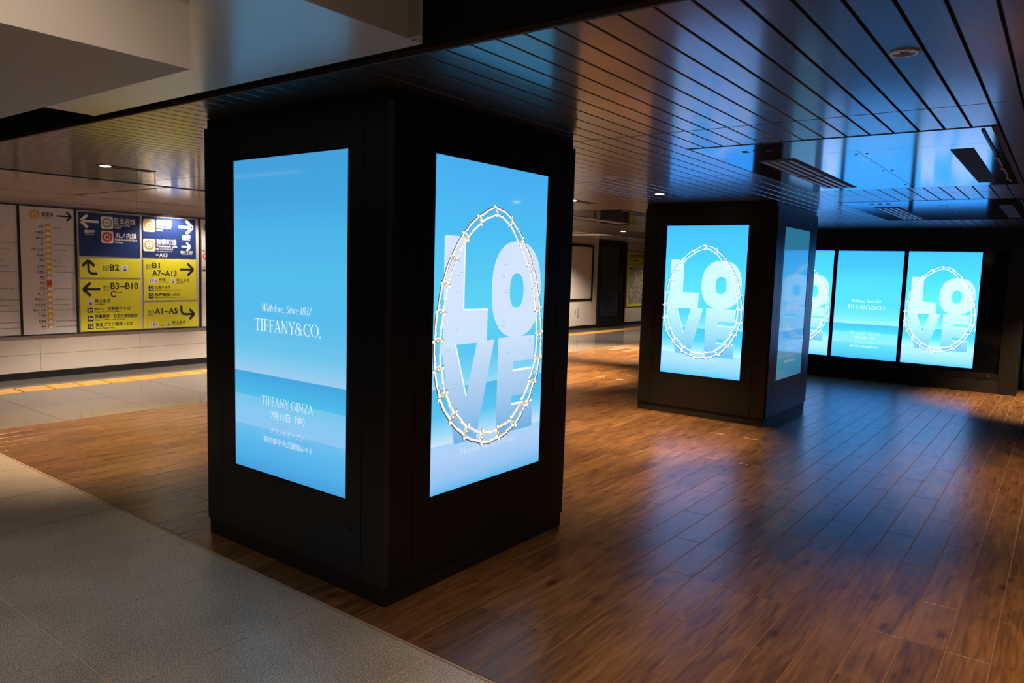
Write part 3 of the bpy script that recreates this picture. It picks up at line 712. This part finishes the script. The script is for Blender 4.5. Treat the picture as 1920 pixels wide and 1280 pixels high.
linear(-10.4, -8.45, 14.95, 2.43, 'cream linear light across the corridor ceiling before the dark glass door')
linear(-10.35, -9.3, 6.2, 2.355, 'cream linear light on the corridor ceiling beside the boards')
linear(-7.4, -6.2, -.1, 2.5, 'cream linear light seen only mirrored as a streak in the near text display')

# ------------------------------------------------------------------ boards on the corridor wall
PW = Plane((XS, 0, 0), (0, 1, 0), (1, 0, 0))
def pbox(pl, u0, u1, v0, v1, h0, h1, mb=None):
    mb = mb or MB(); vs = [pl.p(u, v, h) for h in (h0, h1) for v in (v0, v1) for u in (u0, u1)]
    return mb.add(vs, [(0, 2, 3, 1), (4, 5, 7, 6), (0, 1, 5, 4), (2, 6, 7, 3), (0, 4, 6, 2), (1, 3, 7, 5)])
def pframe(pl, u0, u1, v0, v1, t, h0, h1):
    mb = MB()
    for a in ((u0, u1, v0, v0 + t), (u0, u1, v1 - t, v1), (u0, u0 + t, v0 + t, v1 - t), (u1 - t, u1, v0 + t, v1 - t)): pbox(pl, *a, h0, h1, mb)
    return mb
ST = '浅草 田原町 稲荷町 上野 上野広小路 末広町 神田 三越前 日本橋 京橋 銀座 新橋 虎ノ門 溜池山王 赤坂見附 青山一丁目 外苑前 表参道 渋谷'.split()
EN = 'Asakusa Tawaramachi Inaricho Ueno Ueno-hirokoji Suehirocho Kanda Mitsukoshimae Nihombashi Kyobashi Ginza Shimbashi Toranomon Tameike-sanno Akasaka-mitsuke Aoyama-itchome Gaiemmae Omote-sando Shibuya'.split()
NOTE = {0: 'Tobu Line', 3: 'Hibiya Line, JR Lines', 4: 'Toei Oedo Line', 6: 'JR Lines', 7: 'Hanzomon Line', 8: 'Tozai, Asakusa Lines', 10: 'Marunouchi, Hibiya Lines', 11: 'JR, Asakusa Lines', 13: 'Namboku, Chiyoda Lines', 14: 'Marunouchi Line', 15: 'Hanzomon, Oedo Lines', 17: 'Hanzomon, Chiyoda Lines', 18: 'Toyoko, Den-en-toshi Lines'}
def board_base(name, label, cat, u0, u1, v0, v1, group):
    org = PW.p((u0 + u1) / 2, v0, 0); t = thing(name, label, cat, org, group)
    pframe(PW, u0, u1, v0, v1, .014, 0, .05).build('frame', M['blackp'], t, org)
    return t, org
def routemap(u0, u1, label, sym, name, line, col, full=True):
    v0, v1 = .555, 2.197; t, org = board_base('route_map_board', label, 'sign', u0, u1, v0, v1, 'line map boards')
    pn = pbox(PW, u0 + .014, u1 - .014, v0 + .014, v1 - .014, 0, .04).build('panel', M['board'], t, org)
    h = .0412; uc = u0 + .33
    f = FB(PW); f.annulus(u0 + .185, 2.085, .030, .060, h); f.build('line_symbol', col, pn, org)
    f = FB(PW); f.text(sym, u0 + .185, 2.072, .028, h, None, None, 'C'); f.text(name, u0 + .262, 2.075, .040, h, None, .135); f.text(line, u0 + .262, 2.045, .018, h)
    for i, (a, b) in enumerate(zip(ST, EN)):
        z = 1.925 - i * .0706
        if i == 10: continue
        f.text(a, uc - .05, z, .022, h, None, None, 'R'); f.text(b, uc - .05, z - .021, .010, h, None, None, 'R')
        if i in NOTE: f.text(NOTE[i], uc + .055, z + .002, .013, h, None, min(.26, .012 * len(NOTE[i])))
    f.build('lettering', M['inkg'], pn, org)
    f = FB(PW); z = 1.925 - 10 * .0706; f.text(ST[10], uc - .05, z, .022, h, None, None, 'R'); f.text(EN[10], uc - .05, z - .02, .012, h, None, None, 'R'); f.rect(uc - .03, uc + .03, z - .026, z + .036, .0436); f.build('current_station_mark', M['red'], pn, org)
    f = FB(PW)
    for i in range(19):
        z = 1.93 - i * .0706; f.rect(uc - .031, uc + .031, z - .012, z + .045, h)
    f.build('station_strip', col, pn, org)
    f = FB(PW)
    for i in range(19):
        if i != 10: z = 1.93 - i * .0706; f.rect(uc - .02, uc + .02, z - .022, z + .012, .0424)
    f.build('station_number_field', M['paper'], pn, org)
    f = FB(PW)
    if full: arrow(f, u1 - .13, 2.085, .17, .115, 'R', h, .021)
    f.build('arrow', M['ink'], pn, org) if f.v else None
    return t
def arrow(f, u, v, L, W, d, h, w):
    """arrow centred on (u, v): shaft L long and chevron head W high; d = L, R, U (turning up from the side), D (turning down to the side)"""
    if d in 'LR':
        s = 1 if d == 'R' else -1; tip = u + s * L / 2
        f.line((u - s * L / 2, v), (tip - s * w * .6, v), w, h)
        for k in (-1, 1): f.line((tip, v), (tip - s * W * .52, v + k * W / 2), w * 1.15, h + .0002)
    elif d == 'U':
        top = v + W / 2
        f.line((u - .02, top - w * .5), (u - .02, v - W * .18), w, h)
        for i in range(5):
            a, b = pi + i * pi / 10, pi + (i + 1) * pi / 10; r = W * .3
            c = (u - .02 + r, v - W * .18); f.line((c[0] + r * cos(a), c[1] + r * sin(a)), (c[0] + r * cos(b), c[1] + r * sin(b)), w, h)
        f.line((u - .02 + W * .3, v - W * .48), (u - .02 + W * .62, v - W * .48), w, h)
        for k in (-1, 1): f.line((u - .02, top), (u - .02 + k * W * .42, top - W * .42), w * 1.1, h + .0002)
    else:
        x0, y0 = u - L / 2, v + W / 2; r = W * .34; f.line((x0, y0), (x0, v + r * .3), w, h); c = (x0 + r, v + r * .3)
        for i in range(5):
            a, b = pi + i * pi / 10, pi + (i + 1) * pi / 10; f.line((c[0] + r * cos(a), c[1] + r * sin(a)), (c[0] + r * cos(b), c[1] + r * sin(b)), w, h)
        yy = c[1] - r; tip = u + L / 2; f.line((c[0], yy), (tip - w * .5, yy), w, h)
        for k in (-1, 1): f.line((tip, yy), (tip - W * .42, yy + k * W * .42), w * 1.1, h + .0002)
routemap(2.95, 3.605, 'white line map board beside the yellow-ring map, cut by the frame edge', 'H', '日比谷線', 'Hibiya Line', M['sgrey'], False)
routemap(3.605, 4.262, 'white line map board with yellow ring symbol and column of stations', 'G', '銀座線', 'Ginza Line', M['orange'])
# the direction board: two navy plates above yellow plates
t, org = board_base('direction_board', 'large navy and yellow direction board with arrows and exit numbers', 'sign', 4.262, 5.99, .555, 2.197, 'direction boards')
pbox(PW, 4.276, 5.976, .569, 2.183, 0, .036).build('backing', M['silver'], t, org)
PL = {}
for key, u0, u1, v0, v1, m in (('n1', 4.305, 5.10, 1.585, 2.160, 'navy'), ('n2', 5.14, 5.925, 1.595, 2.163, 'navy'), ('y1', 4.303, 5.10, 1.30, 1.552, 'lime'), ('y2', 4.295, 5.097, .578, 1.272, 'lime'), ('y3', 5.14, 5.932, .980, 1.562, 'lime'), ('y4', 5.135, 5.945, .578, .950, 'lime')):
    PL[key] = pbox(PW, u0, u1, v0, v1, .036, .043).build('plate', M[m], t, org)
H1 = .0436
def prints(par, items):
    """items by material: (material key, part name, function drawing on an FB)"""
    for m, nm, fn in items:
        f = FB(PW); fn(f)
        if f.v: f.build(nm, M[m], PL[par], org)
def sym(par, u0, u1, v0, v1, ring, letter_, small=None):
    r = (u1 - u0) / 2; uc, vc = (u0 + u1) / 2, (v0 + v1) / 2
    prints(par, [('paper', 'symbol_field', lambda f: f.rrect(u0, u1, v0, v1, .025, H1)), (ring, 'symbol_ring', lambda f: f.annulus(uc, vc, r * .52, r * .84, H1 + .0006))])
    prints(par, [('ink', 'lettering', lambda f: (f.text(letter_, uc, vc - .022, .045, H1 + .0006, None, None, 'C') if not small else (f.text(letter_, uc, vc + .006, .028, H1 + .0006, None, None, 'C'), f.text(small, uc, vc - .042, .034, H1 + .0006, None, None, 'C'))))])
sym('n1', 4.582, 4.742, 1.955, 2.122, 'sgrey', 'H'); sym('n1', 4.582, 4.742, 1.765, 1.932, 'red', 'M')
sym('n2', 5.150, 5.318, 1.952, 2.132, 'orange', 'G'); sym('n2', 5.145, 5.317, 1.677, 1.854, 'green', 'Y', '19')
def n1(f):
    f.text('日比谷線', 4.758, 2.040, .062, H1, None, .285); f.text('Hibiya Line', 4.758, 2.004, .026, H1, None, .21); f.text('銀座駅', 4.758, 1.972, .018, H1, None, .09)
    f.text('丸ノ内線', 4.765, 1.848, .058, H1, None, .29); f.text('Marunouchi Line', 4.762, 1.806, .030, H1, None, .30); f.text('150m', 4.762, 1.772, .020, H1, None, .11)
    f.text('銀座駅', 4.44, 1.892, .034, H1, None, .135, 'C'); f.text('Ginza Sta.', 4.44, 1.865, .016, H1, None, .12, 'C')
prints('n1', [('paper', 'lettering', n1), ('paper', 'arrow', lambda f: arrow(f, 4.44, 2.044, .225, .165, 'L', H1, .032))])
def n2(f):
    f.text('銀座線', 5.336, 2.052, .072, H1, None, .23); f.text('Ginza Line', 5.336, 2.012, .032, H1, None, .215); f.text('80m', 5.336, 1.972, .026, H1, None, .09)
    f.text('有楽町線', 5.330, 1.785, .062, H1, None, .30); f.text('Yurakucho Line', 5.330, 1.742, .032, H1, None, .31); f.text('（地上のりかえ）', 5.325, 1.702, .024, H1, None, .25); f.text('via Street Level', 5.335, 1.676, .013, H1, None, .23)
    f.text('出口', 5.325, 1.618, .022, H1, None, .04); f.text('A13', 5.372, 1.605, .052, H1, None, .12)
    f.text('銀座駅', 5.78, 1.885, .040, H1, None, .135, 'C'); f.text('Ginza Sta.', 5.78, 1.860, .018, H1, None, .12, 'C')
    f.text('銀座一丁目駅', 5.785, 1.668, .028, H1, None, .19, 'C'); f.text('Ginza-itchome Sta.', 5.785, 1.648, .014, H1, None, .17, 'C')
prints('n2', [('paper', 'lettering', n2), ('paper', 'arrow', lambda f: arrow(f, 5.772, 2.048, .215, .195, 'R', H1, .038)), ('paper', 'arrow', lambda f: arrow(f, 5.775, 1.763, .14, .12, 'R', H1, .026))])
def exitmark(f, u, v): f.text('出口', u, v + .035, .030, H1, None, .085); f.text('Exit', u + .005, v, .024, H1, None, .07)
def icon(par, items):
    """small square pictograms: (u0, u1, v0, v1, kind)"""
    for u0, u1, v0, v1, k in items:
        du, dv = u1 - u0, v1 - v0; uc = (u0 + u1) / 2
        if k == 'lift':
            prints(par, [('paper', 'pictogram', lambda f: f.rrect(u0, u1, v0, v1, .008, H1)), ('purple', 'pictogram_mark', lambda f: (f.rect(u0 + du * .22, u1 - du * .22, v0 + dv * .08, v0 + dv * .5, H1 + .0006), f.rect(u0 + du * .3, uc - du * .04, v0 + dv * .64, v0 + dv * .86, H1 + .0006), f.rect(uc + du * .04, u1 - du * .3, v0 + dv * .64, v0 + dv * .86, H1 + .0006)))])
        elif k == 'wc':
            prints(par, [('paper', 'pictogram', lambda f: f.rrect(u0, u1, v0, v1, .008, H1)), ('red', 'pictogram_mark', lambda f: (f.disc(u0 + du * .2, v0 + dv * .78, .009, H1 + .0006), f.poly([(u0 + du * .1, v0 + dv * .2), (u0 + du * .3, v0 + dv * .2), (u0 + du * .2, v0 + dv * .68)], H1 + .0006))),
                         ('sky', 'pictogram_mark', lambda f: (f.disc(u0 + du * .48, v0 + dv * .78, .009, H1 + .0006), f.rect(u0 + du * .42, u0 + du * .54, v0 + dv * .15, v0 + dv * .66, H1 + .0006))), ('purple', 'pictogram_mark', lambda f: (f.annulus(u0 + du * .8, v0 + dv * .36, .008, .013, H1 + .0006, None, 12), f.line((u0 + du * .76, v0 + dv * .8), (u0 + du * .78, v0 + dv * .4), .008, H1 + .0006)))])
        else:
            prints(par, [('ink', 'pictogram', lambda f: f.rrect(u0, u1, v0, v1, .006, H1)), ('paper', 'pictogram_mark', lambda f: ((f.line((uc - du * .25, v0 + dv * .3), (uc - du * .25, v0 + dv * .6), .012, H1 + .0006), f.annulus(uc, v0 + dv * .6, du * .2, du * .3, H1 + .0006, None, 10), f.rect(uc - .004, uc + du * .3, v0 + dv * .2, v0 + dv * .34, H1 + .0006)) if k == 'shop' else (f.disc(uc - du * .18, v0 + dv * .68, .010, H1 + .0006), f.rect(uc - du * .3, uc - du * .06, v0 + dv * .2, v0 + dv * .56, H1 + .0006), f.rect(uc + du * .02, uc + du * .36, v0 + dv * .35, v0 + dv * .7, H1 + .0006))))])
prints('y1', [('ink', 'lettering', lambda f: (f.text('B2', 4.684, 1.398, .086, H1, None, .125))), ('inkg', 'lettering', lambda f: exitmark(f, 4.59, 1.392)), ('ink', 'arrow', lambda f: arrow(f, 4.432, 1.438, .2, .18, 'U', H1, .034))])
icon('y1', [(4.845, 4.925, 1.385, 1.470, 'lift')])
def y2(f):
    f.text('B3~B10', 4.689, 1.146, .088, H1, None, .376); f.text('C', 4.688, 1.036, .086, H1, None, .068); f.text('1~9', 4.762, 1.085, .030, H1, None, .08)
    f.text('地上ゆき', 4.478, .962, .040, H1, None, .20); f.text('to Surface', 4.478, .932, .018, H1, None, .13)
    f.text('東京メトロ', 4.476, .862, .022, H1, None, .115); f.text('定期券うりば', 4.64, .858, .040, H1, None, .31); f.text('Tokyo Metro Pass Office', 4.478, .826, .018, H1, None, .33)
    f.text('駅事務室　お忘れ物取扱所', 4.478, .752, .040, H1, None, .57); f.text('Station Office, Lost & Found', 4.478, .720, .018, H1, None, .40)
    f.text('東急プラザ銀座', 4.48, .640, .042, H1, None, .36); f.text('出口', 4.855, .650, .018, H1, None, .03); f.text('C3', 4.895, .640, .042, H1, None, .075); f.text('Tokyu Plaza Ginza', 4.48, .605, .018, H1, None, .25)
prints('y2', [('ink', 'lettering', y2), ('inkg', 'lettering', lambda f: exitmark(f, 4.595, 1.125)), ('ink', 'arrow', lambda f: arrow(f, 4.447, 1.142, .215, .175, 'L', H1, .033))])
icon('y2', [(4.384, 4.462, .930, 1.002, 'lift'), (4.382, 4.457, .826, .892, 'desk'), (4.382, 4.457, .712, .782, 'desk'), (4.384, 4.455, .606, .678, 'shop')])
def y3(f):
    f.text('B1', 5.266, 1.442, .078, H1, None, .112); f.text('A7~A13', 5.264, 1.330, .084, H1, None, .362)
    f.text('地上ゆき', 5.620, 1.250, .036, H1, None, .20); f.text('to Surface', 5.620, 1.225, .016, H1, None, .12); f.text('授乳室', 5.365, 1.262, .026, H1, None, .09); f.text('Nursery Room', 5.365, 1.236, .014, H1, None, .14)
    f.text('三越', 5.300, 1.148, .036, H1, None, .10); f.text('出口', 5.408, 1.156, .018, H1, None, .03); f.text('A7', 5.445, 1.148, .038, H1, None, .08); f.text('Mitsukoshi Department Store', 5.300, 1.120, .016, H1, None, .40)
    f.text('松屋銀座', 5.300, 1.040, .036, H1, None, .22); f.text('出口', 5.528, 1.048, .018, H1, None, .03); f.text('A12', 5.565, 1.040, .038, H1, None, .11); f.text('Matsuya Ginza Department Store', 5.300, 1.012, .016, H1, None, .46)
prints('y3', [('ink', 'lettering', y3), ('inkg', 'lettering', lambda f: exitmark(f, 5.175, 1.425)), ('ink', 'arrow', lambda f: arrow(f, 5.780, 1.428, .21, .175, 'R', H1, .030))])
icon('y3', [(5.212, 5.340, 1.226, 1.292, 'wc'), (5.537, 5.598, 1.222, 1.294, 'lift'), (5.210, 5.282, 1.118, 1.190, 'shop'), (5.210, 5.282, 1.006, 1.078, 'shop')])
prints('y4', [('ink', 'lettering', lambda f: (f.text('A1~A5', 5.288, .778, .088, H1, None, .345), f.text('地上ゆき', 5.545, .630, .038, H1, None, .205), f.text('to Surface', 5.545, .604, .016, H1, None, .14), f.text('150m', 5.37, .604, .018, H1, None, .06))), ('inkg', 'lettering', lambda f: exitmark(f, 5.195, .765)), ('ink', 'arrow', lambda f: arrow(f, 5.79, .806, .2, .175, 'D', H1, .034))])
icon('y4', [(5.218, 5.342, .600, .668, 'wc'), (5.462, 5.522, .600, .666, 'lift')])
# the next board, mostly hidden behind the pillar
t, org = board_base('notice_board', 'white station guide board beside the direction board, half hidden by the near pillar', 'sign', 5.99, 7.3, .555, 2.197, 'guide boards')
pn = pbox(PW, 6.004, 7.286, .569, 2.183, 0, .04).build('panel', M['board'], t, org)
f = FB(PW); f.rect(6.07, 6.30, 2.02, 2.12, .0412); f.build('blue_mark', M['sky'], pn, org)
f = FB(PW); f.annulus(6.095, 1.63, .038, .055, .0412); f.line((6.07, 1.60), (6.12, 1.66), .012, .0414); f.build('no_smoking_mark', M['red'], pn, org)
f = FB(PW); f.rect(6.03, 6.13, 1.405, 1.435, .0412); f.text('のりば案内', 6.035, 1.70, .030, .0412); f.text('Platform guide', 6.03, 1.46, .020, .0412); f.text('ご案内', 6.05, 1.19, .03, .0412); f.build('lettering', M['inkg'], pn, org)
f = FB(PW); f.rect(6.03, 6.10, 1.30, 1.34, .0412); f.build('yellow_mark', M['lime'], pn, org)
# seen between the pillars: empty notice case over a cupboard, dark glass door, area map
org = PW.p(16.96, .77, 0); t = thing('notice_case', 'empty cream notice case in black frame over the wall cupboard', 'notice board', org)
pframe(PW, 16.3, 17.48, .775, 2.27, .05, 0, .05).build('frame', M['blackp'], t, org); pbox(PW, 16.35, 17.43, .82, 2.22, 0, .02).build('panel', M['white'], t, org)
org = PW.p(16.96, .085, 0); t = thing('wall_cupboard', 'cream double-door cupboard under the empty notice case', 'cupboard', org)
pbox(PW, 16.3, 17.475, .09, .77, 0, .006).build('body', M['wjoint'], t, org)
for u0, u1 in ((16.3, 16.74), (16.75, 17.465)):
    d = pbox(PW, u0, u1, .095, .765, .006, .022).build('door', M['white'], t, org)
    if u0 > 16.5: pbox(PW, 16.765, 16.835, .34, .57, .022, .034).build('handle', M['metal2'], d, org)
    else: pbox(PW, 16.63, 16.69, .41, .51, .022, .03).build('lock', M['metal2'], d, org)
d1 = struct(pframe(PW, 17.79, 19.34, .02, 2.42, .07, -.005, .07).build('door_1', M['doorframe']))
pbox(PW, 17.86, 19.27, .02, .31, -.005, .05).build('lower_panel', M['doorframe'], d1); pbox(PW, 17.86, 19.27, 2.28, 2.36, -.005, .05).build('upper_panel', M['doorframe'], d1)
pbox(PW, 19.02, 19.27, .31, 2.28, -.005, .045).build('side_panel', M['doorframe'], d1)
pbox(PW, 17.86, 19.02, .31, 2.28, .0, .02).build('glass_pane', M['doorglass'], d1); pbox(PW, 18.98, 19.0, 1.0, 1.5, .045, .08).build('handle', M['metal'], d1)
org = PW.p(20.3, .56, 0); t = thing('area_map_board', 'yellow framed area map beside the dark glass door', 'map', org)
pframe(PW, 19.49, 21.1, .56, 1.80, .06, 0, .04).build('frame', M['lime'], t, org); pbox(PW, 19.55, 21.04, .62, 1.74, 0, .03).build('map_sheet', M['map'], t, org)
hd = pbox(PW, 19.47, 21.1, 1.81, 2.17, 0, .035).build('header_plate', M['lime'], t, org)
f = FB(PW); f.text('出口周辺案内図', 19.56, 2.03, .08, .0362, None, .95); f.text('Area Map', 19.62, 1.90, .06, .0362, None, .5); f.build('lettering', M['ink'], hd, org)
